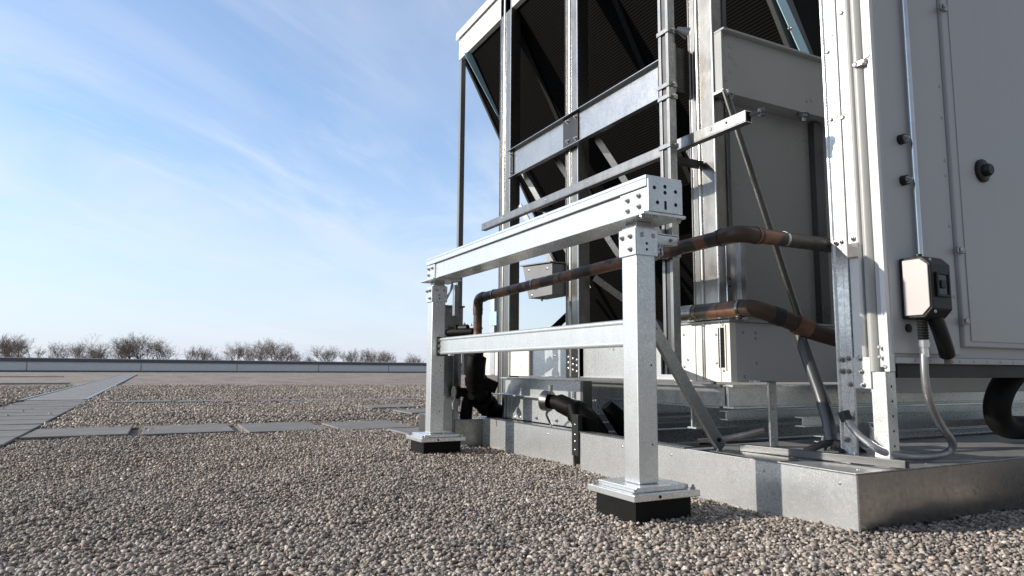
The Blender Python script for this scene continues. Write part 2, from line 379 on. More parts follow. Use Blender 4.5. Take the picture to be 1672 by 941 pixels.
# parapet along the far roof edge
pw = thing('parapet_wall', PA, 'long low pale metal parapet with dark coping along the far roof edge', 'parapet')
def wall_strip(name, mat, z0, z1, t0, t1):
    mb = MB(); a, b = PL, PR_
    mb.ext([a+pn*t0+Vector((0,0,z0)), b+pn*t0+Vector((0,0,z0)), b+pn*t1+Vector((0,0,z0)), a+pn*t1+Vector((0,0,z0))], (0,0,z1-z0))
    return mb.out(name, mat, pw)
wall_strip('wall', 'parapet', -4.2, 1.0, 0, .5); wall_strip('coping', 'coping', 1.0, 1.34, -.12, .62)
wall_strip('coping_edge', 'parapet', 1.34, 1.40, -.16, .66); wall_strip('base_flashing', 'coping', .004, .16, -.10, -.003)
L = (PR_-PL).length
for k in range(0, 26):
    p = PL + pd*(L*k/26.+2); mb = MB(); mb.ext([p+pn*-.02+Vector((0,0,.16)), p+pd*.08+pn*-.02+Vector((0,0,.16)), p+pd*.08+pn*-.003+Vector((0,0,.16)), p+pn*-.003+Vector((0,0,.16))], (0,0,.84)); mb.out('seam', 'galv_dull', pw)

# ------------------------------------------------------------------ walkway mats
def mat_thing(x0, x1, y0, y1, label, rot=0., tilt=0., z=.010, t=.020, group='dark walkway mats lying on the gravel'):
    cx, cy = (x0+x1)/2, (y0+y1)/2; mb = MB(); nx, ny = 10, 6
    mb.box(x0-cx, x1-cx, y0-cy, y1-cy, 0, t)
    o = mb.out('walkway_mat', 'mat', bevel=.006); o.location = (cx, cy, z); o.rotation_euler = (R(tilt), R(random.uniform(-.4, .4)), R(rot))
    return tag(o, label, 'roof mat', group)
names = ['first', 'second', 'third', 'fourth', 'fifth', 'sixth', 'seventh', 'eighth', 'ninth', 'tenth', 'eleventh', 'twelfth']
mat_thing(-.90, -.14, 6.78, 7.62, 'dark mat at the left end of the nearest row, beside the plank walkway', -1)
mat_thing(-.04, .70, 6.72, 7.62, 'dark mat in the nearest row, second from the plank walkway', -.5)
mat_thing(.80, 1.50, 6.62, 7.5, 'dark mat in the nearest row, third from the plank walkway', .5, .5)
mat_thing(1.62, 2.32, 6.50, 7.42, 'dark mat in the nearest row, just left of the white frame', 1)
mat_thing(2.0, 2.75, 5.55, 6.35, 'dark mat lying behind the far foot of the white frame', 2, z=.02)
for k in range(6):
    mat_thing(-.6+k*1.02, .32+k*1.02, 12.6-k*.12, 13.2-k*.12, f'thin dark mat in the middle distance row, {names[k]} from the walkway', 0, z=.02)
mat_thing(2.75, 3.5, 9.6, 10.3, 'dark mat left of the frame, farthest of a scattered pair', 4, z=.03)
mat_thing(2.9, 3.7, 8.3, 9.0, 'dark mat left of the frame, nearest of a scattered pair', 2, z=.03)
mat_thing(-3.1, -2.15, 12.6, 13.3, 'dark mat alone at the left edge beyond the planks', 2, z=.03)
mat_thing(-4.2, -3.2, 13.0, 13.6, 'dark mat farthest left, cut by the left picture edge', 2, z=.03)
y = 5.55
for k in range(12):
    mat_thing(-1.80, -.93, y, y+.63, f'grey plank mat in the walkway, {names[k]} counted from the camera', random.uniform(-.5, .5), group='plank mats of the walkway')
    y += .69
wk = thing('metal_walkway', (-1.45, 14, 0), 'long grey walkway strip with pale edge trims running to the parapet', 'walkway')
mb = MB()
for k in range(36): mb.box(-1.86, -1.02, 13.95+k*1.22, 15.1+k*1.22, .008, .03)
mb.out('tread', 'tread', wk)
for x in (-1.93, -1.0): MB().box(x, x+.05, 13.95, 58, .008, .04).out('edge_trim', 'galv', wk)
for x0, x1, y0, lab in ((-9, -4.2, 44, 'pale metal strip lying far off at the left'), (-5.5, -2.4, 27, 'pale metal strip lying beside the far walkway, nearer one')):
    o = MB().box(x0, x1, y0, y0+.5, .01, .06).out('flashing_strip', 'galv', base=(x0, y0, 0)); tag(o, lab, 'metal strip')

# ------------------------------------------------------------------ far trees
bark, bnt, bb_, bco = base_mat('bare_bark')
oi = bnt.nodes.new('ShaderNodeObjectInfo')
bnt.links.new(ramp(bnt, oi.outputs['Random'], [(0., (.13, .105, .095)), (.5, (.16, .12, .105)), (1., (.19, .16, .15))]), bb_.inputs['Base Color']); bb_.inputs['Roughness'].default_value = .9
twigm, tnt2, tb2, tco2 = base_mat('bare_twigs')
oi2 = tnt2.nodes.new('ShaderNodeObjectInfo')
tnt2.links.new(ramp(tnt2, oi2.outputs['Random'], [(0., (.17, .135, .12)), (.45, (.20, .16, .145)), (1., (.24, .205, .19))]), tb2.inputs['Base Color']); tb2.inputs['Roughness'].default_value = .9
def tree_meshes(seed, spread, dens):
    rd = random.Random(seed); tr, tw = MB(), MB()
    def limb(p, d, ln, r, lvl):
        n = 3; pts = [p]; rs = [r]
        for i in range(n):
            d = (d + Vector((rd.gauss(0, .13), rd.gauss(0, .13), rd.gauss(.05, .08)))).normalized()
            pts.append(pts[-1]+d*ln/n); rs.append(r*(1-.5*(i+1)/n))
        (tr if lvl < 2 else tw).tube(pts, rs, 5 if lvl < 2 else 3, False)
        if lvl >= 5: return
        kids = {0: 7, 1: 5, 2: 4, 3: dens, 4: 3}[lvl]
        for k in range(kids):
            t = rd.uniform(.3 if lvl else .7, 1.); i = min(int(t*n), n-1); q = pts[i].lerp(pts[i+1], t*n-i)
            ax = Vector((rd.gauss(0, 1), rd.gauss(0, 1), rd.gauss(0, .35))).normalized()
            dd = (d*(1-spread*.5) + ax*spread*rd.uniform(.5, 1.1) + Vector((0, 0, (.10, .16, .12, .08, .05)[lvl]))).normalized()
            limb(q, dd, ln*rd.uniform(.5, .78)*(1.15 if lvl == 0 else 1), max(rs[i]*.62, (.0, .10, .055, .03, .02, .016)[lvl+1] if lvl < 5 else .016), lvl+1)
    limb(Vector((0, 0, 0)), Vector((rd.gauss(0, .05), rd.gauss(0, .05), 1)), 6.4, .28, 0)
    zmax = max(max(v.co.z for v in tw.bm.verts), 1)
    for b in (tr, tw): bmesh.ops.scale(b.bm, vec=(10/zmax,)*3, verts=b.bm.verts)
    ms = []
    for b, nme, mt in ((tr, 'trunk', bark), (tw, 'crown', twigm)):
        me = bpy.data.meshes.new(nme); b.bm.to_mesh(me); b.bm.free(); me.materials.append(mt); ms.append(me)
    return ms
PROT = [tree_meshes(11+i, s, d) for i, (s, d) in enumerate(((.62, 4), (.75, 4), (.5, 4), (.85, 3), (.68, 3), (.58, 4)))]
def pix_dir(x, y): return (fw*1119 + rr*(x-836) - uu*(y-470.5)).normalized()
TREES = [(4,541,1.1),(29,545,1.),(63,548,1.25),(103,554,.95),(127,553,.85),(148,555,.85),(180,543,1.25),(199,552,.85),(217,541,1.15),(240,542,1.15),(268,549,1.25),
         (312,559,.8),(335,563,.9),(358,563,.8),(385,554,.95),(405,559,.9),(426,550,1.05),(447,551,1.05),(463,555,.9),(486,567,.9),(505,569,.9),(534,561,1.2),(566,565,1.),(584,566,.9),(606,567,.95),(623,568,.9),(641,570,.95),(661,573,.9),(681,576,.9)]
deep = {4: 'reddish', 29: 'reddish brown', 63: 'wide', 180: 'large forked dark', 217: 'tall reddish', 240: 'tall brown', 426: 'tall slim', 447: 'tall grey', 534: 'lone rounded', 312: 'small pale', 486: 'small thin'}
for i, (px, py, wd) in enumerate(TREES):
    d = pix_dir(px, py); dist = 235 + 16*math.sin(i*2.1); k = dist/math.hypot(d.x, d.y); top = CAM_H + d.z*k
    x, y = d.x*k, d.y*k; h = top + 4.2
    look = deep.get(px, ['sparse grey', 'twiggy brown', 'pale thin'][i % 3])
    o = thing('bare_tree', (x, y, -4.2), f'{look} leafless tree beyond the parapet, {i+1 if i>11 else names[i]}{"th" if i>11 else ""} from the left in the row', 'tree', 'bare trees in a row beyond the parapet')
    if i+1 in (21, 22, 23): o['label'] = o['label'].replace('21th', '21st').replace('22th', '22nd').replace('23th', '23rd')
    o.scale = (h/10*wd*1.0, h/10*wd*1.0, h/10); o.rotation_euler = (0, 0, i*1.9)
    for me, nme in zip(PROT[(i*5+i//6) % 6], ('trunk', 'crown')):
        c = bpy.data.objects.new(nme, me); col.objects.link(c); c.parent = o
# low scrub seen as one mass under the trees
sb = MB(); rd = random.Random(5)
for k in range(1500):
    d = pix_dir(rd.uniform(-150, 780), 590); dist = rd.uniform(200, 262); q = dist/math.hypot(d.x, d.y)
    p = Vector((d.x*q, d.y*q, -4.2)); hh = 4.7 + rd.uniform(-.4, 1.0)+ 1.1*math.sin(d.x*37)*math.sin(d.x*61+1)
    e = p + Vector((rd.gauss(0, .8), rd.gauss(0, .8), hh))
    sb.tube([p, p.lerp(e, .6)+Vector((rd.gauss(0, .3), 0, 0)), e], [.05, .05, .03], 3, False)
    for j in range(3):
        s0 = p.lerp(e, rd.uniform(.65, .95)); sb.tube([s0, s0+Vector((rd.gauss(0, .7), rd.gauss(0, .7), rd.uniform(.2, 1.0)))], [.035, .025], 3, False)
tag(sb.out('scrub', twigm), 'low brown scrub under the far trees', 'scrub', kind='stuff')

# ------------------------------------------------------------------ equipment curb (sheet metal platform)
cb = thing('equipment_curb', (2.3, 1.69, 0), 'low galvanised sheet metal curb carrying the cooling unit', 'curb')
x0, x1, y0, y1 = CURB
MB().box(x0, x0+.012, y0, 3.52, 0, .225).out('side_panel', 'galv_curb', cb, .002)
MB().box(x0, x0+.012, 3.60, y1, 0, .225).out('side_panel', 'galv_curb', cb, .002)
MB().box(x0+.013, x1, y0+.002, y0+.014, 0, .225).out('end_panel', 'galv_shaded', cb, .002)
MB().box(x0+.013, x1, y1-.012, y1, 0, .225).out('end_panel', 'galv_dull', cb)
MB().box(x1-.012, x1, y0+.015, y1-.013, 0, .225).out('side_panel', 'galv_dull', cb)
MB().box(2.07, x0-.001, 4.90, 5.7, 0, .215).out('side_step', 'galv_dull', cb, .003)
MB().ext([(x0-.006, 2.6, .2255), (x0-.006, y1, .2255), (x0+.06, y1, .2255), (x0+.06, 2.6, .2255)], (0, 0, .006)).out('lip', 'galv', cb)
MB().ext([(x0-.012, y0-.008, .227), (x1, y0-.008, .227), (x1, 2.62, .227), (x0+.2, 2.62, .227), (x0+.03, 2.40, .227), (x0-.012, 2.15, .227)], (0, 0, .005)).out('deck_plate', 'galv_deck', cb, .001)
MB().ext([(x0-.016, 2.02, .2335), (x0+.10, 2.02, .2335), (x0+.10, 2.42, .2335), (x0-.016, 2.42, .2335)], (0, 0, .003)).out('cover_plate', 'galv', cb)
MB().box(x0+.02, x1-.02, 2.64, y1-.02, .004, .03).out('floor', GM, cb)
mb = MB(); mb.ext([(2.392, 2.34, .2375), (2.427, 2.347, .2375), (2.565, 1.657, .2375), (2.53, 1.65, .2375)], (0, 0, .03)); mb.out('square_rail', 'dsteel', cb, .002)
MB().ext([(2.532, 1.6495, .241), (2.561, 1.6625, .241), (2.561, 1.6625, .264), (2.532, 1.6495, .264)], (0, -.0015, 0)).out('rail_opening', 'hole', cb)
MB().box(x0-.012, x0+.02, 3.525, 3.595, .085, .33).out('splice_bracket', 'dark', cb, .002)
for z in (.12, .17, .21, .27): bolt(cb, (x0-.012, 3.56, z), NX, .006, 'rivet')
for yy in (1.76, 2.12, 2.7, 3.1, 3.9, 4.4, 4.8): bolt(cb, (x0, yy, .185), NX, .005, 'screw')
for p in ((2.38, 1.74), (2.8, 1.74), (3.3, 1.74)): bolt(cb, (p[0], p[1], .232), PZ, .006, 'screw')

# ------------------------------------------------------------------ galvanised support frame
fr = thing('support_frame', (1.8, 2.3, 0), 'bright galvanised two-legged steel frame standing on black rubber feet', 'steel frame')
def foot(py, k):
    MB().box(1.68, 1.96, py-.115, py+.155, -.02, .098).out('rubber_pad', 'rubber', fr, .008)
    MB().box(1.655, 1.985, py-.14, py+.18, .098, .124).out('base_plate', 'galv_new', fr, .003)
    mb = MB(); mb.box(1.69, 1.955, py-.105, py+.15, .1245, .144); mb.out('sole_plate', 'galv_new', fr, .003)
    for dx, dy in ((1.675, -.12), (1.965, -.12), (1.675, .16), (1.965, .16)): bolt(fr, (dx, py+dy, .124), PZ, .011)
    bolt(fr, (1.78, py-.14, .111), NY, .007, 'hole')
def post(py, far):
    p = MB(); p.box(1.75, 1.85, py-.05, py+.05, .1445, 1.20).out('post', 'galv_new', fr, .006)
    MB().box(1.741, 1.7495, py-.056, py+.056, 1.075, 1.19).out('collar_plate', 'galv_new', fr, .002)
    MB().box(1.7497, 1.859, py-.0585, py-.0502, 1.075, 1.19).out('collar_plate', 'galv_new', fr, .002)
    MB().box(1.768, 1.845, py-.035, py+.045, 1.20, 1.222).out('neck', 'galv', fr, .002)
    for dy, z in ((-.025, 1.155), (-.025, 1.10), (.03, 1.155)): bolt(fr, (1.741, py+dy, z), NX, .010)
    for dx, z in ((1.775, 1.16), (1.835, 1.16)): bolt(fr, (dx, py-.0585, z), NY, .008, 'screw')
    for dx, z in ((1.80, 1.125), (1.80, 1.10)): bolt(fr, (dx, py-.0585, z), NY, .006, 'hole')
    for z in (.3, .62): bolt(fr, (1.82, py-.0502, z), NY, .004, 'hole')
foot(2.3, 0); foot(4.64, 1); post(2.3, 0); post(4.64, 1)
# box beam with lipped top channel
mb = MB(); Yb0, Yb1 = 2.15, 4.66
mb.ext([(1.740, Yb0, 1.235), (1.900, Yb0, 1.235), (1.900, Yb0, 1.372), (1.740, Yb0, 1.372)], (0, Yb1-Yb0, 0)); mb.out('beam', 'galv_new', fr, .003)
mb = MB(); mb.ext([(1.722, Yb0-.004, 1.3725), (1.910, Yb0-.004, 1.3725), (1.910, Yb0-.004, 1.387), (1.722, Yb0-.004, 1.387)], (0, Yb1-Yb0+.01, 0))
mb.ext([(1.722, Yb0-.004, 1.340), (1.730, Yb0-.004, 1.340), (1.730, Yb0-.004, 1.372), (1.722, Yb0-.004, 1.372)], (0, Yb1-Yb0+.01, 0)); mb.out('top_flange', 'galv_new', fr, .002)
MB().box(1.728, 1.906, Yb0-.012, Yb0-.0045, 1.236, 1.372).out('end_plate', 'galv_new', fr, .002)
MB().box(1.731, 1.7395, Yb0-.003, 2.33, 1.238, 1.338).out('side_plate', 'galv_new', fr, .002)
MB().box(1.731, 1.7395, 4.52, 4.655, 1.238, 1.338).out('side_plate', 'galv_new', fr, .002)
for yy, z in ((2.20, 1.31), (2.20, 1.265), (2.275, 1.305), (2.275, 1.26), (4.62, 1.31), (4.62, 1.265), (4.55, 1.31)): bolt(fr, (1.731, yy, z), NX, .010)
for xx, z in ((1.76, 1.335), (1.815, 1.345), (1.815, 1.32), (1.87, 1.33), (1.775, 1.275), (1.87, 1.275)): bolt(fr, (xx, Yb0-.012, z), NY, .008, 'hole')
MB().box(1.811, 1.821, Yb0-.0135, Yb0-.0122, 1.25, 1.285).out('slot', 'hole', fr)
for py in (2.30, 4.64):
    MB().box(1.705, 1.925, py-.16, py+.09, 1.2225, 1.2345).out('cap_plate', 'galv_new', fr, .002)
for xx, yy in ((1.715, 2.15), (1.91, 2.15), (1.78, 2.145)): bolt(fr, (xx, yy+.015, 1.2225), (0, 0, -1), .009)
# mid rail with rounded rims
mb = MB(); mb.tube([(1.815, 2.36, .805), (1.815, 4.585, .805)], .014, 12); mb.tube([(1.815, 2.36, .712), (1.815, 4.585, .712)], .014, 12)
mb.box(1.806, 1.858, 2.36, 4.585, .705, .812); mb.out('mid_rail', 'galv_new', fr, .004)
MB().box(1.79, 1.87, 4.5745, 4.589, .69, .825).out('rail_clip', 'dark', fr, .002)
for z in (.72, .76, .80): bolt(fr, (1.80, 4.573, z), NY, .009)
mb = MB(); mb.bar((1.862, 2.30, .80), (2.345, 2.40, .245), .055, .006, (0, -1, .05)); mb.bar((1.866, 2.316, .805), (2.349, 2.416, .25), .05, .03, (0, -1, .05)); mb.out('diagonal_brace', 'galv', fr, .002)
bolt(fr, (1.885, 2.298, .775), NY, .008); bolt(fr, (2.315, 2.387, .285), NY, .010, 'hole')
mb = MB(); mb.box(1.862, 2.04, 2.325, 2.37, 1.15, 1.19); mb.box(1.862, 2.04, 2.32, 2.375, 1.1905, 1.195); mb.out('stub_arm', 'galv_new', fr, .002)
for xx in (1.9, 2.0): bolt(fr, (xx, 2.325, 1.17), NY, .007)
# rear leg piece and knee brace by the far post
MB().box(1.965, 2.005, 4.70, 4.74, .99, 1.222).out('hanger', 'galv', fr, .002)
mb = MB(); mb.ext([(1.855, 4.66, 1.07), (1.87, 4.66, 1.065), (1.955, 4.70, 1.20), (1.955, 4.70, 1.23), (1.94, 4.70, 1.23), (1.925, 4.70, 1.17)], (0, .012, 0)); mb.out('knee_plate', 'galv', fr)

# galvanised junction box on a post behind the far foot
jb = thing('junction_box', (2.06, 4.95, 0), 'plain galvanised enclosure on a short post behind the far leg', 'enclosure')
MB().box(1.95, 2.05, 4.9, 5.0, .004, .70).out('post', 'galv', jb, .004)
mb = MB(); mb.box(1.935, 2.115, 4.88, 5.03, .72, 1.07); mb.out('box', 'galv', jb, .004)
MB().box(1.925, 2.125, 4.87, 5.04, 1.0705, 1.085).out('lid', 'galv_dull', jb, .002)
MB().box(2.056, 2.10, 4.91, 4.99, .06, .72).out('conduit_channel', 'galv_dull', jb, .003)
MB().box(1.88, 2.16, 4.86, 5.1, .0, .03).out('base_plate', 'galv_new', jb, .003)
for p in ((1.96, 1.04), (2.09, 1.04), (2.0, 1.03)): bolt(jb, (p[0], 4.88, p[1]), NY, .008)
mb = MB(); mb.tube([(1.87, 4.93, .985), (1.925, 4.93, .985)], .03, 16); mb.out('gland', 'copper', jb, smooth=True)

# ------------------------------------------------------------------ condenser unit
XU = 2.65
un = thing('condenser_unit', (4.3, 4.4, .23), 'large rooftop cooling unit with black slanted coil panels and steel columns', 'cooling unit')
def column(ya, yb, z0, z1, depth=.09):
    mb = MB(); poly = [(XU, ya), (XU+depth, ya), (XU+depth, ya+.012), (XU+.02, ya+.014), (XU+.02, yb-.02), (XU+depth, yb-.018), (XU+depth, yb), (XU-.006, yb), (XU-.006, yb-.006), (XU, yb-.010), (XU, ya+.02)]
    mb.ext([(x, y, z0) for x, y in poly], (0, 0, z1-z0)); o = mb.out('column', 'zinc', un)
    mb = MB(); mb.box(XU+.012, XU+depth, ya-.0015, ya-.0005, z0, z1)
    mb = MB(); mb.box(XU-.008, XU-.0005, ya-.002, ya+.005, z0, z1); mb.out('column_lip', 'galv_new', o)
    mb = MB(); mb.tube([(XU+.012, (ya+yb)/2+.03, z0+.01), (XU+.012, (ya+yb)/2+.03, z1-.01)], .022, 20); mb.out('column_rib', 'zinc', o, smooth=True)
    return o
for ya, yb in ((5.13, 5.34), (4.06, 4.23), (2.70, 2.89)):
    column(ya, yb, .54 if ya < 5 else .27, 4.05)
MB().box(XU+.075, XU+.10, 2.69, 2.76, .87, 4.05).out('corner_angle', 'dsteel', un, .002)
# slanted coils: V in cross section
def coil(sgn, xt):
    a, b = Vector((xt, 0, 3.80)), Vector((xt+sgn*1.62, 0, .82)); t = Vector((.14*sgn, 0, .07))
    mb = MB(); mb.ext([(p.x, 2.80, p.z) for p in (a, b, b+t, a+t)], (0, 3.46, 0)); o = mb.out('coil', 'fins', un)
    for yy in (6.262, 2.765):
        mb = MB(); q = [a-t*.12, b-t*.12, b+t*1.1, a+t*1.1]; mb.ext([(p.x, yy, p.z) for p in q], (0, .03, 0)); mb.out('coil_frame', 'dsteel', o)
    for yy in (3.95, 5.2):
        mb = MB(); q = [a-t*.08, b-t*.08, b, a]; mb.ext([(p.x, yy, p.z) for p in q], (0, .05, 0)); mb.out('coil_rib', 'hole', o)
coil(1, 2.70); coil(-1, 6.0)
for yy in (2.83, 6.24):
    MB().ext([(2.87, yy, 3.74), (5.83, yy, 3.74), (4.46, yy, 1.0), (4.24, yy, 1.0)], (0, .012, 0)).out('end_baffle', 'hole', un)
# upper edge beam
mb = MB(); mb.box(XU, XU+.06, 2.6, 6.33, 3.80, 4.06); mb.out('edge_beam', 'white', un, .003)
mb = MB(); mb.box(XU-.025, XU+.08, 2.58, 6.36, 4.0605, 4.10); mb.box(XU-.025, XU-.018, 2.58, 6.36, 4.02, 4.06); mb.out('edge_cap', 'white', un, .003)
for y_, z in ((6.28, 4.0), (6.28, 3.94), (6.2, 3.96), (6.28, 3.86), (6.05, 3.95)): bolt(un, (XU, y_, z), NX, .012, 'screw')
MB().box(XU+.07, 6.0, 6.29, 6.33, 3.82, 4.06).out('end_beam', 'white', un)
MB().box(XU, XU+.05, 6.26, 6.31, .24, 3.79).out('corner_post', 'grey_dark', un)
MB().box(6.0, 6.05, 6.26, 6.31, .24, 3.79).out('corner_post', 'dsteel', un, .002)
# blue braces
def strap(p0, p1, w_, mat, up=(0, -1, 0), t=.006, name='brace'):
    mb = MB(); mb.bar(p0, p1, w_, t, up); mb.bar(Vector(p0)+Vector((w_*.45, .018, 0)), Vector(p1)+Vector((w_*.45, .018, 0)), .006, .036, up); return mb.out(name, mat, un)
strap((2.66, 6.12, 3.81), (3.35, 6.12, 2.75), .10, 'blue'); o = strap((3.02, 2.735, 3.20), (3.49, 2.735, 2.47), .075, 'blue')
for p in ((3.19, 2.84), (3.31, 2.665)): bolt(un, (p[0]+.0, 2.73, p[1]), NY, .011)
# long side rail (channel) bolted across the columns
def channel_y(name, mat, x, ya, yb, z0, z1, fl=.045, lip=True):
    mb = MB(); t = .006
    mb.ext([(x, ya, z0), (x-fl, ya, z0), (x-fl, ya, z0+t), (x-t, ya, z0+t), (x-t, ya, z1-t), (x-fl, ya, z1-t), (x-fl, ya, z1), (x, ya, z1)], (0, yb-ya, 0))
    return mb.out(name, mat, un, .001)
rl = channel_y('side_rail', 'galv', XU-.014, 2.92, 5.08, 2.215, 2.46)
for ya in (4.02, 5.03, 2.93):
    MB().box(XU-.032, XU-.0205, ya, ya+(.20 if ya < 5 else .05), 2.222, 2.453).out('splice_plate', 'dark', rl, .001)
    for dy, dz in ((.02, 2.26), (.02, 2.42), (.13, 2.27), (.13, 2.42)):
        if ya < 5 or dy < .1: bolt(un, (XU-.032, ya+dy, dz), NX, .012)
mb = MB(); mb.box(XU-.10, XU-.015, 2.90, 2.98, 2.18, 2.45); mb.out('rail_end_box', 'dark', un, .003)
MB().box(XU-.11, XU-.10, 2.885, 2.90, 2.17, 2.46).out('end_flange', 'galv', un)
for k in range(5): bolt(un, (XU-.1, 2.93, 2.22+.05*k), NX, .008, 'screw')
# inner coil struts seen below the rail
for p0, p1 in (((2.72, 5.05, 2.3), (3.1, 4.6, 1.25)), ((2.72, 5.1, 2.0), (2.95, 4.75, 1.3)), ((2.74, 3.95, 2.25), (3.15, 3.6, 1.35)), ((2.74, 4.6, 2.35), (3.2, 4.15, 1.3)), ((2.74, 4.0, 1.25), (3.2, 3.72, .85)), ((2.74, 3.0, 1.9), (3.1, 2.95, 1.2))):
    mb = MB(); mb.bar(p0, p1, .05, .012, (1, .3, 0)); mb.out('strut', 'galv', un)
strap((3.95, 5.9, 1.35), (3.35, 5.9, .84), .07, 'dark')
for ya in (3.4, 4.6, 5.8): MB().box(2.76, 5.9, ya, ya+.06, .76, .83).out('floor_beam', 'dsteel', un)
# base frame
channel_y('base_rail', 'galv_new', XU+.03, 3.08, 4.05, .545, .80, .03); channel_y('base_rail', 'galv_new', XU+.03, 4.24, 4.78, .545, .80, .03)
MB().box(XU+.008, XU+.06, 4.79, 5.9, .545, .80).out('base_rail', 'cream', un, .002)
MB().box(XU-.004, XU+.05, 4.06, 4.23, .545, .82).out('splice_plate', 'dark', un, .002)
for dy in (.03, .08, .14):
    for z in (.58, .62, .66): bolt(un, (XU-.004, 4.06+dy, z+dy*.2), NX, .009, 'screw')
for yy, z in ((3.3, .6), (3.7, .74), (4.4, .7), (4.9, .62), (4.95, .625), (5.0, .62), (5.04, .62), (4.8, .77), (5.35, .7)): bolt(un, (XU+.002 if yy < 4.79 else XU+.008, yy, z), NX, .006, 'screw')
MB().box(5.95, 6.0, 2.7, 6.2, .54, .8).out('base_rail', 'galv', un); MB().box(2.7, 6., 6.2, 6.25, .54, .8).out('base_rail', 'galv', un)
# cream corner box
bx = MB(); bx.box(XU-.005, 2.69, 2.632, 3.07, .54, .853); bx = bx.out('corner_box', 'cream', un, .003)
MB().box(2.6905, 3.9, 2.632, 2.66, .54, .853).out('corner_box_end', 'grey', un, .003)
MB().box(XU-.018, 3.9, 2.62, 3.10, .8535, .866).out('box_lid', 'galv', un, .002)
MB().box(XU-.0075, XU-.0052, 2.665, 2.715, .615, .825).out('slot', 'hole', bx, .001)
MB().box(XU-.012, XU-.0055, 2.658, 2.664, .60, .84).out('slot_rim', 'cream', bx)
for yy, z in ((2.68, .84), (2.68, .60), (2.73, .79), (2.73, .64), (2.98, .80), (2.98, .62), (2.95, .66)): bolt(un, (XU-.005, yy, z), NX, .007, 'screw')
for xx, z in ((2.74, .80), (2.83, .80), (2.83, .77), (2.83, .64), (2.74, .57), (3.3, .8)): bolt(un, (xx, 2.632, z), NY, .007, 'screw')
# low longitudinal channel and cross beams under the base
lo = MB(); t = .012
lo.ext([(2.665, 2.69, .405), (2.615, 2.69, .405), (2.615, 2.69, .415), (2.655, 2.69, .415), (2.655, 2.69, .515), (2.625, 2.69, .515), (2.625, 2.69, .528), (2.665, 2.69, .528)], (0, 1.35, 0)); lo.out('under_beam', 'galv_dull', un, .001)  # darker dull sheet here carries the beam's shade in its colour
for (yc, z0, z1, x_a, m_) in ((2.625, .408, .527, 2.612, 'galv_new'), (3.05, .27, .40, 2.75, 'galv_new'), (3.55, .26, .30, 2.7, 'galv_new'), (3.9, .30, .42, 2.68, 'galv_new'), (4.45, .26, .36, 2.7, 'galv_new'), (3.3, .06, .16, 2.6, 'galv'), (2.95, .10, .17, 2.45, 'galv_new'), (3.75, .08, .2, 2.5, 'galv_new'), (4.2, .12, .22, 2.5, 'galv')):
    mb = MB(); mb.box(x_a, 6.3, yc-.035, yc+.035, z0, z0+.01); mb.box(x_a, 6.3, yc-.035, yc+.035, z1-.01, z1); mb.box(x_a, 6.3, yc-.005, yc+.005, z0+.0101, z1-.0101); mb.out('cross_beam', m_, un, .001)
for (yc, z0, z1, xa) in ((2.50, .315, .365, 2.98), (2.42, .2415, .275, 3.02), (2.80, .335, .385, 2.75)):
    mb = MB(); mb.box(xa, 6.3, yc-.03, yc+.03, z0, z0+.006); mb.box(xa, 6.3, yc-.03, yc+.03, z1-.006, z1); mb.box(xa, 6.3, yc-.022, yc-.016, z0+.0061, z1-.0061); mb.out('skid_rail', 'galv_new', un, .001)
# bracket piece with stacked channel on the curb
mb = MB(); mb.box(2.405, 2.415, 3.70, 4.76, .412, .528); mb.box(2.375, 2.46, 3.69, 4.77, .5285, .538); mb.box(2.365, 2.46, 3.69, 4.85, .402, .4118); mb.box(2.405, 2.46, 3.675, 3.70, .24, .528); mb.out('saddle_channel', 'galv_new', un, .001)
MB().box(2.418, 2.428, 3.71, 4.72, .232, .4015).out('saddle_plate', 'galv_new', un, .001)
MB().box(2.40, 2.44, 4.725, 4.765, .232, .4015).out('saddle_leg', 'galv', un, .002)
MB().box(2.40, 2.47, 3.64, 3.67, .20, .53).out('saddle_leg', 'dsteel', un, .002)
for yy, z in ((4.64, .375), (4.64, .345), (4.66, .25), (4.58, .245), (4.5, .25), (4.25, .26), (3.98, .26), (3.78, .26)): bolt(un, (2.418, yy, z), NX, .010, 'screw' if yy > 4.4 else 'hex')
# short post under the box
mb = MB(); mb.box(2.665, 2.715, 2.405, 2.415, .2375, .545); mb.box(2.705, 2.715, 2.4155, 2.455, .2375, .545); mb.box(2.60, 2.72, 2.40, 2.47, .5455, .553); mb.out('short_post', 'galv', un, .002)
for z in (.27, .34, .42, .50): bolt(un, (2.685, 2.405, z), NY, .007, 'screw')
# end beam, end panel
mb = MB(); mb.box(2.665, 3.75, 2.655, 2.67, 2.12, 2.455); mb.box(2.655, 3.75, 2.62, 2.70, 2.4555, 2.468); mb.box(2.66, 3.75, 2.64, 2.76, 2.105, 2.1195); mb.box(2.655, 2.6645, 2.64, 2.76, 2.12, 2.455); mb.out('end_beam', 'grey_half_shaded', un, .002)
for xx, z in ((2.735, 2.39), (2.735, 2.33), (2.735, 2.24), (2.70, 2.19), (2.70, 2.43), (3.34, 2.19), (3.38, 2.2)): bolt(un, (xx, 2.655, z), NY, .010, 'screw')
MB().box(2.77, 6.0, 2.745, 2.76, .87, 2.104).out('end_panel', 'grey_shaded', un, .001)
mb = MB(); mb.box(3.45, 3.52, 2.70, 2.744, .87, 2.10); mb.box(3.53, 3.56, 2.725, 2.744, .87, 2.10); mb.out('panel_post', 'dsteel', un, .002)
MB().box(2.62, 2.70, 2.60, 2.68, 2.085, 2.104).out('beam_clamp', 'galv', un, .002); bolt(un, (2.645, 2.60, 2.09), NY, .012); bolt(un, (2.70, 2.62, 2.085), (0,0,-1), .013)
bolt(un, (3.30, 2.655, 2.105), (0,0,-1), .03)
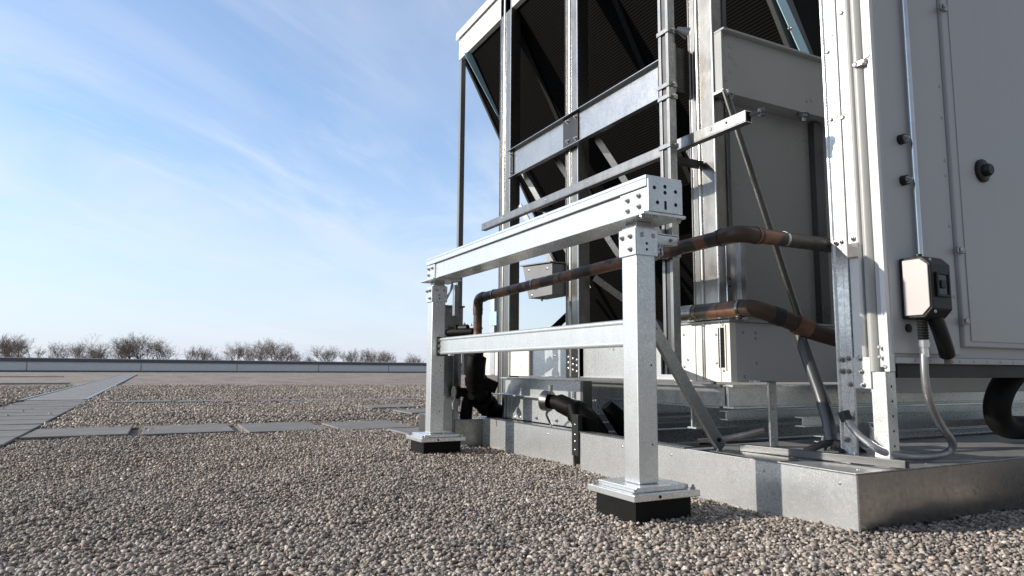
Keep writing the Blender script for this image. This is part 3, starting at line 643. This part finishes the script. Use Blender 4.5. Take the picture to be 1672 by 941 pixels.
# bluish channel bracket on the box
mb = MB(); mb.box(2.645, 2.70, 2.64, 2.646, .867, 1.32); mb.box(2.70, 2.745, 2.655, 2.661, .867, 1.30); mb.box(2.694, 2.70, 2.6461, 2.70, .867, 1.31); mb.box(2.745, 2.785, 2.64, 2.646, .867, 1.33); mb.box(2.745, 2.751, 2.6461, 2.70, .867, 1.33); mb.out('channel_bracket', 'chrome', un, .001)
for xx, z in ((2.665, 1.08), (2.665, .90), (2.665, 1.04)): bolt(un, (xx, 2.64, z), NY, .006, 'hole')
# terminal housing hung on the middle column
mb = MB(); mb.ext([(2.54, 4.25, 1.14), (2.54, 4.60, 1.14), (2.54, 4.70, 1.40), (2.54, 4.25, 1.37)], (.16, 0, 0)); mb.out('terminal_housing', 'grey_dark', un, .004)
mb = MB(); mb.ext([(2.52, 4.72, 1.405), (2.52, 4.24, 1.375), (2.72, 4.24, 1.375), (2.72, 4.72, 1.405)], (0, 0, .008)); mb.out('housing_lid', 'grey_dark', un)
for yy, z in ((4.6, 1.36), (4.32, 1.34), (4.55, 1.16)): bolt(un, (2.54, yy, z), NX, .010, 'screw')
bolt(un, (2.6, 4.5, 1.14), (0,0,-1), .015)
mb = MB(); mb.box(XU-.005, XU+.06, 5.42, 5.50, .55, 1.24); mb.out('side_angle', 'galv_new', un, .002); MB().box(XU-.012, XU-.0055, 5.36, 5.50, .98, 1.10).out('blue_tab', 'blue', un)

# ------------------------------------------------------------------ control cabinet with its legs
cbn = thing('control_cabinet', (2.65, 1.78, .235), 'tall grey metal control cabinet on galvanised legs at the right', 'cabinet')
YC = 1.778
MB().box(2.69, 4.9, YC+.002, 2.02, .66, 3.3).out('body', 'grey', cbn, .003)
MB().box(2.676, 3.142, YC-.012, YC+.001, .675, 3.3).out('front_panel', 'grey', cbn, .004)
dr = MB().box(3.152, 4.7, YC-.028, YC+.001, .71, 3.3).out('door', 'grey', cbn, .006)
MB().box(3.195, 4.66, YC-.033, YC-.0285, .735, 3.25).out('door_face', 'grey', dr, .004)
kn = MB().tube([(3.365, YC-.033, 1.53), (3.365, YC-.046, 1.53), (3.365, YC-.05, 1.53)], [.054, .054, .048], 28).out('knob', 'plastic', dr, smooth=True)
MB().tube([(3.37, YC-.049, 1.53), (3.37, YC-.068, 1.53), (3.37, YC-.076, 1.53)], [.030, .029, .023], 24).out('knob_grip', 'plastic', dr, smooth=True)
for z in (2.277, 1.138, .823):
    mb = MB(); mb.box(3.125, 3.175, YC-.042, YC-.0285, z-.014, z+.014); mb.box(3.13, 3.145, YC-.052, YC-.0425, z-.01, z+.01); mb.out('latch', 'bolt', cbn, .003)
for z in (1.9, 1.55, 1.48, 1.25, .93, 1.75): bolt(cbn, (3.118, YC-.012, z), NY, .006, 'screw')
MB().box(2.69, 4.9, YC-.02, YC+.03, .635, .6595).out('bottom_rail', 'grey', cbn, .002)
MB().box(2.74, 4.9, YC+.02, YC+.20, .575, .634).out('base_channel', 'dark', cbn, .002)
MB().box(3.35, 5.2, 2.25, 2.5, .49, .57).out('drip_pan', 'grey', cbn, .004)
for k in range(12): bolt(cbn, (2.80+k*.105, YC-.02, .647), NY, .005, 'screw')
# lit left side built of folded profiles
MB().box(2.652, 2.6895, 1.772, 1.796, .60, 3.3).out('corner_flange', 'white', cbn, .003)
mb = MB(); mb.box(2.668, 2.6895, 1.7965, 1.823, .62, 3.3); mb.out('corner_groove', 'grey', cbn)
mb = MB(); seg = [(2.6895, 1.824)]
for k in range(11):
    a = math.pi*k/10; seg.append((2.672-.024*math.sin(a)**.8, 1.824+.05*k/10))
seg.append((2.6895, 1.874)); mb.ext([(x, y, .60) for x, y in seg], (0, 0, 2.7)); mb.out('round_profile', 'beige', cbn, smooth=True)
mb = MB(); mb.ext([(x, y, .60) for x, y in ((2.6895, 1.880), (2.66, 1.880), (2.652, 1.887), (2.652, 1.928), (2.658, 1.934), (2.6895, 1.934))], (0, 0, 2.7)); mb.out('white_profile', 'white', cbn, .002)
mb = MB(); mb.ext([(x, y, .2525) for x, y in ((2.648, 1.936), (2.648, 1.96), (2.654, 1.965), (2.654, 1.996), (2.646, 2.004), (2.646, 2.012), (2.662, 2.012), (2.662, 1.936))], (0, 0, 3.05)); mb.out('angle_leg', 'galv_curb', cbn, .001)
mb = MB(); mb.box(2.656, 2.662, 1.795, 1.86, .2525, .599); mb.box(2.662, 2.72, 1.795, 1.80, .2525, .599); mb.out('perforated_leg', 'galv_new', cbn, .001)
for z in (.30, .36, .42, .48, .54): bolt(cbn, (2.69, 1.795, z), NY, .005, 'hole')
MB().box(2.648, 2.656, 1.855, 1.935, .53, .66).out('leg_plate', 'galv_new', cbn, .001)
for yy, z in ((1.99, .65), (1.955, .655), (1.90, .655), (1.99, .60), (1.955, .60), (1.895, .60), (1.95, .545), (1.89, .545), (1.99, 1.165), (1.96, 1.165), (1.905, 1.17), (1.905, 2.2), (1.955, 2.12), (1.925, 1.72), (1.955, 1.73), (1.985, 1.73), (1.985, 2.05), (1.95, .40), (1.985, .31)):
    bolt(cbn, (2.648, yy, z), NX, .010 if z < 1.3 else .008, 'hex' if z < 1.3 else 'screw')
MB().box(2.645, 2.651, 1.882, 1.93, 1.085, 1.15).out('band', 'chrome', cbn)
for z in (1.93,): 
    mb = MB(); mb.box(2.64, 2.66, 1.795, 1.85, z-.012, z+.012); mb.out('clip', 'bolt', cbn, .002); bolt(cbn, (2.64, 1.845, z), NX, .010, 'screw'); bolt(cbn, (2.64, 1.805, z), NX, .009, 'screw')
for yy, z in ((1.815, .66), (1.815, .70), (1.79, .62), (1.79, 1.95)): bolt(cbn, (2.651, yy, z), NX, .007, 'screw')
MB().box(2.50, 3.05, 1.86, 2.20, .2325, .2395).out('base_plate', 'galv_new', cbn, .001); MB().box(2.54, 2.98, 1.84, 2.10, .24, .252).out('sole_plate', 'galv_new', cbn, .002)
for p in ((2.53, 2.16), (2.56, 1.88), (2.95, 2.17), (2.78, 1.87)): bolt(cbn, (p[0], p[1], .2395 if p[1] > 2.1 else .252), PZ, .012)
mb = MB(); mb.tube([(2.70, 1.93, .34), (2.76, 1.93, .34)], .045, 20); mb.tube([(2.72, 1.92, .28), (2.72, 1.92, .34)], .02, 12); mb.out('leg_fitting', 'chrome', cbn, smooth=True)
for z in (1.593, 1.412):
    mb = MB(); mb.tube([(2.80, YC-.012, z), (2.80, YC-.035, z)], .022, 18); o = mb.out('plug', 'plastic', cbn, smooth=True); bolt(cbn, (2.80, YC-.035, z), NY, .012)
MB().tube([(2.775, YC-.012, .78), (2.775, YC-.02, .78)], .018, 16).out('plug', 'plastic', cbn)

# ------------------------------------------------------------------ items fixed on the cabinet
rc = MB().tube([(2.862, YC-.03, 1.05), (2.862, YC-.03, 3.2)], .0135, 18).out('rigid_conduit', 'chrome', base=(2.862, YC-.03, 1.05), smooth=True)
tag(rc, 'shiny straight steel conduit running up the cabinet front', 'conduit')
sw = thing('switch_box', (2.80, 1.72, .82), 'black disconnect switch box with pale side plate on the cabinet', 'switch box')
mb = MB(); prof = [(1.762, .815), (1.665, .815), (1.632, .85), (1.632, 1.035), (1.665, 1.068), (1.762, 1.068)]
mb.ext([(2.735, y, z) for y, z in prof], (.135, 0, 0)); mb.out('housing', 'plastic', sw, .006)
mb = MB(); prof2 = [(1.745, .828), (1.672, .828), (1.640, .86), (1.640, 1.03), (1.672, 1.056), (1.745, 1.056)]
mb.ext([(2.728, y, z) for y, z in prof2], (.0068, 0, 0)); mb.out('side_plate', 'light_grey', sw, .002)
mb = MB()
for (xa, xb, za, zb) in ((2.762, 2.772, .90, 1.0), (2.838, 2.848, .90, 1.0), (2.772, 2.838, .99, 1.0), (2.772, 2.838, .90, .91)): mb.box(xa, xb, 1.622, 1.6318, za, zb)
mb.out('window_frame', 'plastic', sw, .002)
MB().box(2.773, 2.837, 1.628, 1.6318, .911, .989).out('window', 'glass', sw)
MB().box(2.785, 2.815, 1.62, 1.6278, .935, .968).out('toggle', 'dark', sw, .003)
for xx, z in ((2.75, 1.05), (2.86, .84), (2.75, .84)): bolt(sw, (xx, 1.632 if z<1.04 else 1.64, z), NY, .006, 'screw')
mb = MB(); mb.tube([(2.775, 1.70, 1.069), (2.775, 1.70, 1.082)], .012, 10); mb.out('hanging_lug', 'plastic', sw)
mb = MB(); zz = [.814-.011*k for k in range(8)]; pts, rs = [], []
for k, z in enumerate(zz): pts += [(2.77, 1.70, z), (2.77, 1.70, z-.0055)]; rs += [.022, .017]
mb.tube(pts, rs, 18); mb.out('ribbed_gland', 'plastic', sw)
mb = MB(); mb.tube(spline([(2.835, 1.69, .83), (2.86, 1.685, .77), (2.90, 1.69, .70), (2.925, 1.70, .672)]), .030, 14); mb.out('lever', 'plastic', sw, smooth=True)
mb = MB(); mb.tube([(2.928, 1.70, .668), (2.945, 1.705, .64)], .017, 12); mb.out('lever_ferrule', 'bolt', sw)
fc = thing('flexible_conduit', (2.77, 1.70, .72), 'grey flexible conduit looping from the switch box down over the deck', 'conduit')
mb = MB(); mb.tube([(2.77, 1.70, .728), (2.77, 1.70, .70), (2.77, 1.70, .6995), (2.77, 1.70, .66)], [.022, .022, .017, .017], 18); mb.out('coupling', 'chrome', fc)
mb = MB(); mb.tube(spline([(2.77, 1.70, .70), (2.765, 1.70, .58), (2.785, 1.70, .48), (2.87, 1.71, .38), (2.955, 1.72, .31), (2.95, 1.74, .268), (2.84, 1.77, .2535), (2.72, 1.79, .262), (2.64, 1.83, .285), (2.615, 1.90, .34), (2.60, 1.94, .40)], 10), .0155, 14); mb.out('hose', 'conduit', fc, smooth=True)
mb = MB(); mb.tube([(2.60, 1.94, .395), (2.60, 1.955, .43)], .024, 14); mb.out('end_clamp', 'dark', fc)
bh = MB(); bh.tube(spline([(4.75, 2.0, .60), (4.35, 1.98, .66), (4.08, 1.97, .645), (3.90, 1.98, .55), (3.84, 2.0, .43), (3.92, 2.02, .335), (4.12, 2.02, .31), (4.5, 2.02, .31), (5.2, 2.1, .31)], 10), .061, 24)
bh = bh.out('rubber_hose', 'rubber', base=(4.2, 2, .235), smooth=True); tag(bh, 'thick black hose curling on the deck at the right edge', 'hose')

# ------------------------------------------------------------------ pipes
def ring(parent, p, axis, r, w_, mat='bolt', name='clamp'):
    a = Vector(axis).normalized(); mb = MB(); mb.tube([Vector(p)-a*w_/2, Vector(p)+a*w_/2], r, 20); return mb.out(name, mat, parent, smooth=True)
p1 = thing('copper_pipe', (2.13, 3.3, 1.15), 'long upper copper pipe with dark bands running behind the frame leg', 'copper pipe')
r1 = .032; path = [(2.13, 4.64, .72), (2.13, 4.64, 1.125), (2.13, 2.05, 1.168), (3.4, 2.06, 1.168)]
mb = MB(); mb.tube(arc(path, .075, 8), r1, 22); mb.out('pipe', 'copper', p1, smooth=True)
mb = MB(); mb.tube(arc([(2.13, 2.17, 1.166), (2.13, 2.05, 1.168), (2.25, 2.051, 1.168)], .07, 8), r1+.004, 22); mb.out('elbow', 'copper_dark', p1, smooth=True)
mb = MB(); mb.tube(arc([(2.13, 4.64, 1.0), (2.13, 4.64, 1.125), (2.13, 4.52, 1.127)], .07, 8), r1+.004, 22); mb.out('elbow', 'copper_dark', p1, smooth=True)
for p, ax in (((2.13, 4.55, 1.1265), (0,1,0)), ((2.13, 4.64, 1.04), (0,0,1)), ((2.13, 4.64, .90), (0,0,1)), ((2.13, 2.15, 1.1665), (0,1,0)), ((2.225, 2.05, 1.168), (1,0,0))): ring(p1, p, ax, r1+.0065, .010, 'copper', 'solder_ring')
for p, ax in (((2.13, 4.36, 1.13), (0,1,0)), ((2.13, 3.78, 1.139), (0,1,0)), ((2.40, 2.054, 1.168), (1,0,0)), ((2.13, 2.52, 1.16), (0,1,0))): ring(p1, p, ax, r1+.003, .014, 'galv')
mb = MB(); mb.tube(spline([(2.13, 2.52, 1.19), (2.10, 2.50, 1.17), (2.09, 2.49, 1.13), (2.02, 2.48, 1.10)]), .006, 8); mb.out('clamp_tail', 'galv', p1)
p2 = thing('elbow_pipe', (2.62, 2.5, .9), 'short thick copper pipe with elbows lying on the cream box', 'copper pipe')
r2 = .042
mb = MB(); mb.tube(arc([(2.60, 2.92, .910), (2.60, 2.43, .910), (2.80, 2.36, .84), (2.87, 2.33, .80), (3.3, 2.24, .70)], .06, 8), r2, 24); mb.out('pipe', 'copper_dark', p2, smooth=True)
mb = MB(); mb.tube([(2.60, 2.83, .910), (2.60, 2.51, .910)], r2+.0012, 24); mb.out('bare_section', 'copper', p2, smooth=True)
mb = MB(); mb.tube([(2.60, 2.935, .910), (2.60, 2.83, .910)], r2+.004, 24); mb.out('end_cap', 'zinc', p2, smooth=True)
ring(p2, (2.60, 2.80, .910), (0,1,0), r2+.003, .012, 'copper', 'solder_ring'); ring(p2, (2.60, 2.50, .910), (0,1,0), r2+.005, .016, 'zinc')
ring(p2, (2.72, 2.388, .868), (.2, -.07, -.06), r2+.004, .05, 'dark', 'coupling'); ring(p2, (2.84, 2.342, .818), (.2, -.07, -.09), r2+.008, .075, 'copper', 'coupling')
for yy in (2.85, 2.62, 2.5): bolt(p2, (2.57, yy, .867), PZ, .009, 'screw')
v1 = thing('valve_assembly', (2.15, 4.75, .3), 'black insulated pipe with valves hanging below the copper pipe by the far leg', 'valve')
mb = MB(); mb.tube(spline([(2.13, 4.64, .80), (2.13, 4.65, .70), (2.125, 4.66, .60), (2.16, 4.72, .48), (2.24, 4.80, .38), (2.36, 4.88, .29), (2.5, 4.9, .24)]), [.05]*9+[.075]*20+[.065]*20, 18); mb.out('insulated_pipe', 'insul', v1, smooth=True)
mb = MB(); mb.tube([(2.03, 4.82, .425), (2.06, 4.82, .425), (2.061, 4.82, .425), (2.22, 4.82, .415)], [.05, .05, .036, .036], 18); mb.out('valve_body', 'insul', v1, smooth=True)
mb = MB(); mb.tube([(2.02, 4.82, .425), (2.032, 4.82, .425)], .046, 18); mb.out('flange', 'dsteel', v1, smooth=True)
mb = MB(); mb.tube([(2.16, 4.84, .41), (2.17, 4.90, .34), (2.18, 4.95, .222)], [.035, .045, .05], 14); mb.out('stand', 'insul', v1, smooth=True)
mb = MB(); mb.tube([(2.115, 4.68, .875), (2.02, 4.84, .875), (1.98, 4.92, .87)], [.03, .036, .025], 14); mb.tube([(2.03, 4.80, .88), (2.03, 4.80, .93)], .02, 10); mb.out('side_valve', 'insul', v1, smooth=True)
for p, ax, rr_ in (((2.128, 4.655, .655), (0,.1,1), .06), ((2.15, 4.70, .51), (-.3,-.5,1), .085), ((2.24, 4.80, .38), (-1,-1,1), .088), ((2.32, 4.86, .32), (-1,-.5,.8), .085)):
    ring(v1, p, ax, rr_, .045, 'insul', 'insulation_band')
mb = MB(); mb.tube([(2.20, 4.70, .50), (2.30, 4.66, .46)], [.05, .045], 14); mb.tube([(2.12, 4.66, .42), (2.08, 4.64, .40)], [.03, .03], 10); mb.out('coupling', 'insul', v1, smooth=True)
mb = MB(); mb.tube([(1.965, 4.945, .87), (1.955, 4.965, .869)], .034, 14); mb.out('hand_wheel', 'dark', v1, smooth=True)
mb = MB(); mb.tube([(2.09, 4.73, .905), (2.05, 4.79, .905)], .028, 12); mb.out('bonnet', 'dark', v1, smooth=True)
for p in ((2.07, 4.75, .93), (2.10, 4.69, .92)): bolt(v1, p, PZ, .010)
mb = MB(); mb.tube(spline([(2.03, 4.80, .39), (2.0, 4.78, .34), (2.0, 4.77, .30)]), .006, 8); mb.out('wire', 'bolt', v1)
v2 = thing('strainer_valve', (2.3, 3.75, .23), 'black capped valve body bracketed to the curb below the mid rail', 'valve')
mb = MB(); mb.tube([(2.27, 3.85, .398), (2.30, 3.79, .39), (2.31, 3.77, .388), (2.36, 3.69, .35), (2.365, 3.68, .345), (2.41, 3.61, .29), (2.45, 3.55, .2), (2.47, 3.52, .1)], [.046, .046, .058, .06, .072, .075, .07, .06], 22); mb.out('body', 'insul', v2, smooth=True)
mb = MB(); mb.tube([(2.256, 3.875, .402), (2.278, 3.832, .396)], .066, 26); mb.out('end_cap', 'zinc', v2, smooth=True)
mb = MB(); mb.tube([(2.252, 3.883, .403), (2.2558, 3.8755, .402)], .054, 24); mb.out('cap_disc', 'dark', v2, smooth=True)
mb = MB(); mb.tube([(2.34, 3.66, .37), (2.325, 3.60, .28), (2.325, 3.57, .236)], [.045, .032, .028], 14); mb.out('stand', 'insul', v2, smooth=True)
mb = MB(); mb.tube([(2.55, 3.6, .38), (2.62, 3.58, .3), (2.70, 3.6, .2)], [.04, .06, .05], 14); mb.out('branch', 'insul', v2, smooth=True)
mb = MB(); mb.tube([(2.29, 3.85, .46), (2.29, 3.85, .50)], .016, 10); mb.out('cap_bolt', 'bolt', v2)
mb = MB(); mb.tube([(2.40, 3.74, .42), (2.40, 3.74, .46)], .014, 10); mb.out('cap_bolt', 'bolt', v2)
mb = MB(); mb.tube(spline([(2.27, 3.84, .34), (2.29, 3.90, .31), (2.33, 3.93, .26), (2.34, 3.92, .235)]), .008, 10); mb.out('drain_tube', 'zinc', v2, smooth=True)

# strut post, cross strut, diagonals
sp_ = thing('strut_post', (2.19, 2.55, .235), 'tall slim galvanised strut post standing behind the near frame leg', 'strut post')
mb = MB(); mb.ext([(x, y, .58) for x, y in ((2.168, 2.51), (2.212, 2.51), (2.212, 2.585), (2.168, 2.585), (2.168, 2.565), (2.174, 2.565), (2.174, 2.579), (2.206, 2.579), (2.206, 2.516), (2.174, 2.516), (2.174, 2.53), (2.168, 2.53))], (0, 0, 3.1)); mb.out('channel', 'galv_dull', sp_, .0015)
MB().box(2.175, 2.2055, 2.518, 2.577, .585, 3.64).out('channel_core', 'dsteel', sp_)
MB().bar((2.20, 2.605, .62), (2.64, 3.13, .62), .04, .03).out('foot_arm', 'dark', sp_, .002); MB().box(2.16, 2.2675, 2.5855, 2.5995, .58, .70).out('foot_plate', 'dark', sp_, .002)
for z in (2.28, 2.0, 1.94, 1.69, 1.15):
    mb = MB(); mb.box(2.162, 2.218, 2.504, 2.591, z-.012, z+.012); mb.out('band', 'galv_dull', sp_, .002); bolt(sp_, (2.19, 2.504, z), NY, .010)
mb = MB(); mb.tube([(2.218, 2.50, 2.29), (2.27, 2.48, 2.27)], [.012, .03], 14); mb.out('cap_nut', 'galv', sp_, smooth=True)
cs_ = thing('cross_strut', (2.3, 3.5, 1.73), 'long level galvanised strut running along the columns above the frame beam', 'strut')
mb = MB(); mb.box(2.28, 2.32, 2.135, 4.92, 1.703, 1.708); mb.box(2.28, 2.285, 2.135, 4.92, 1.7081, 1.758); mb.box(2.315, 2.32, 2.135, 4.92, 1.7081, 1.758); mb.box(2.2851, 2.3149, 2.135, 4.92, 1.752, 1.758); mb.out('channel', 'galv_dull', cs_, .001)
MB().box(2.2865, 2.3135, 2.14, 4.91, 1.7085, 1.7515).out('channel_core', 'hole', cs_)
for yy in (4.86, 4.55, 2.25, 2.35, 3.4, 3.9): bolt(cs_, (2.28, yy, 1.735), NX, .006, 'hole' if yy in (4.86, 2.25) else 'screw')
for yy in (4.14, 2.80): MB().box(2.3205, 2.637, yy-.02, yy+.02, 1.715, 1.75).out('stand_off', 'dark', cs_)
mb = MB(); mb.tube([(2.345, 2.115, 1.75), (2.365, 2.105, 1.755)], .020, 16); mb.tube([(2.30, 2.13, 1.735), (2.35, 2.11, 1.75)], .006, 10); mb.out('end_clamp', 'dsteel', cs_, smooth=True)
dg = thing('diagonal_tie', (2.92, 2.4, .8), 'slim steel tie slanting from the end beam down to the elbow pipe', 'tie rod')
mb = MB(); mb.bar((2.585, 2.56, 2.07), (2.915, 2.41, .82), .042, .008, (.3, -1, 0)); mb.bar((2.60, 2.566, 2.07), (2.93, 2.416, .82), .01, .035, (.3, -1, 0)); mb.out('tie', 'zinc', dg, .001)
bolt(dg, (2.915, 2.405, .84), NY, .014); bolt(dg, (2.59, 2.55, 2.05), NY, .012)
dp = thing('leaning_pipe', (2.73, 2.12, .235), 'dark steel pipe leaning from the elbow pipe down to the deck', 'steel pipe')
mb = MB(); mb.tube([(2.84, 2.36, .77), (2.765, 2.20, .50), (2.725, 2.13, .38), (2.71, 2.10, .25)], .028, 18); mb.out('pipe', 'dsteel', dp, smooth=True)
mb = MB(); mb.tube([(2.71, 2.10, .2425), (2.71, 2.10, .28)], .038, 16); mb.out('collar', 'dark', dp)
mb = MB()
for e in ((2.64, 2.00, .245), (2.76, 1.98, .2455), (2.60, 2.16, .245)): mb.tube([(2.71, 2.09, .285), (2.70+(e[0]-2.70)*.5, 2.05+(e[1]-2.05)*.5, .28), e], [.016, .016, .014], 10)
mb.out('claw_foot', 'dark', dp, smooth=True)
mb = MB(); mb.tube([(2.83, 2.33, .76), (2.80, 2.18, .45)], .010, 10); mb.out('side_rod', 'zinc', dp, smooth=True)
lr = MB(); lr.tube(spline([(2.40, 2.62, .25), (2.52, 2.58, .262), (2.60, 2.50, .29), (2.66, 2.44, .315)]), .016, 12); lr = lr.out('bent_rod', 'zinc', base=(2.4, 2.6, .25), smooth=True); tag(lr, 'short bent grey rod lying on the deck by the diagonal brace', 'rod')

for o in bpy.data.objects:
    if '_b' in o: del o['_b']

# ------------------------------------------------------------------ render settings
scn.render.engine = 'CYCLES'
scn.view_settings.view_transform = 'Standard'; scn.view_settings.look = 'None'
scn.view_settings.exposure = 0.5; scn.view_settings.gamma = 1
scn.cycles.use_denoising = True
scn.cycles.max_bounces = 8; scn.cycles.diffuse_bounces = 3; scn.cycles.glossy_bounces = 4
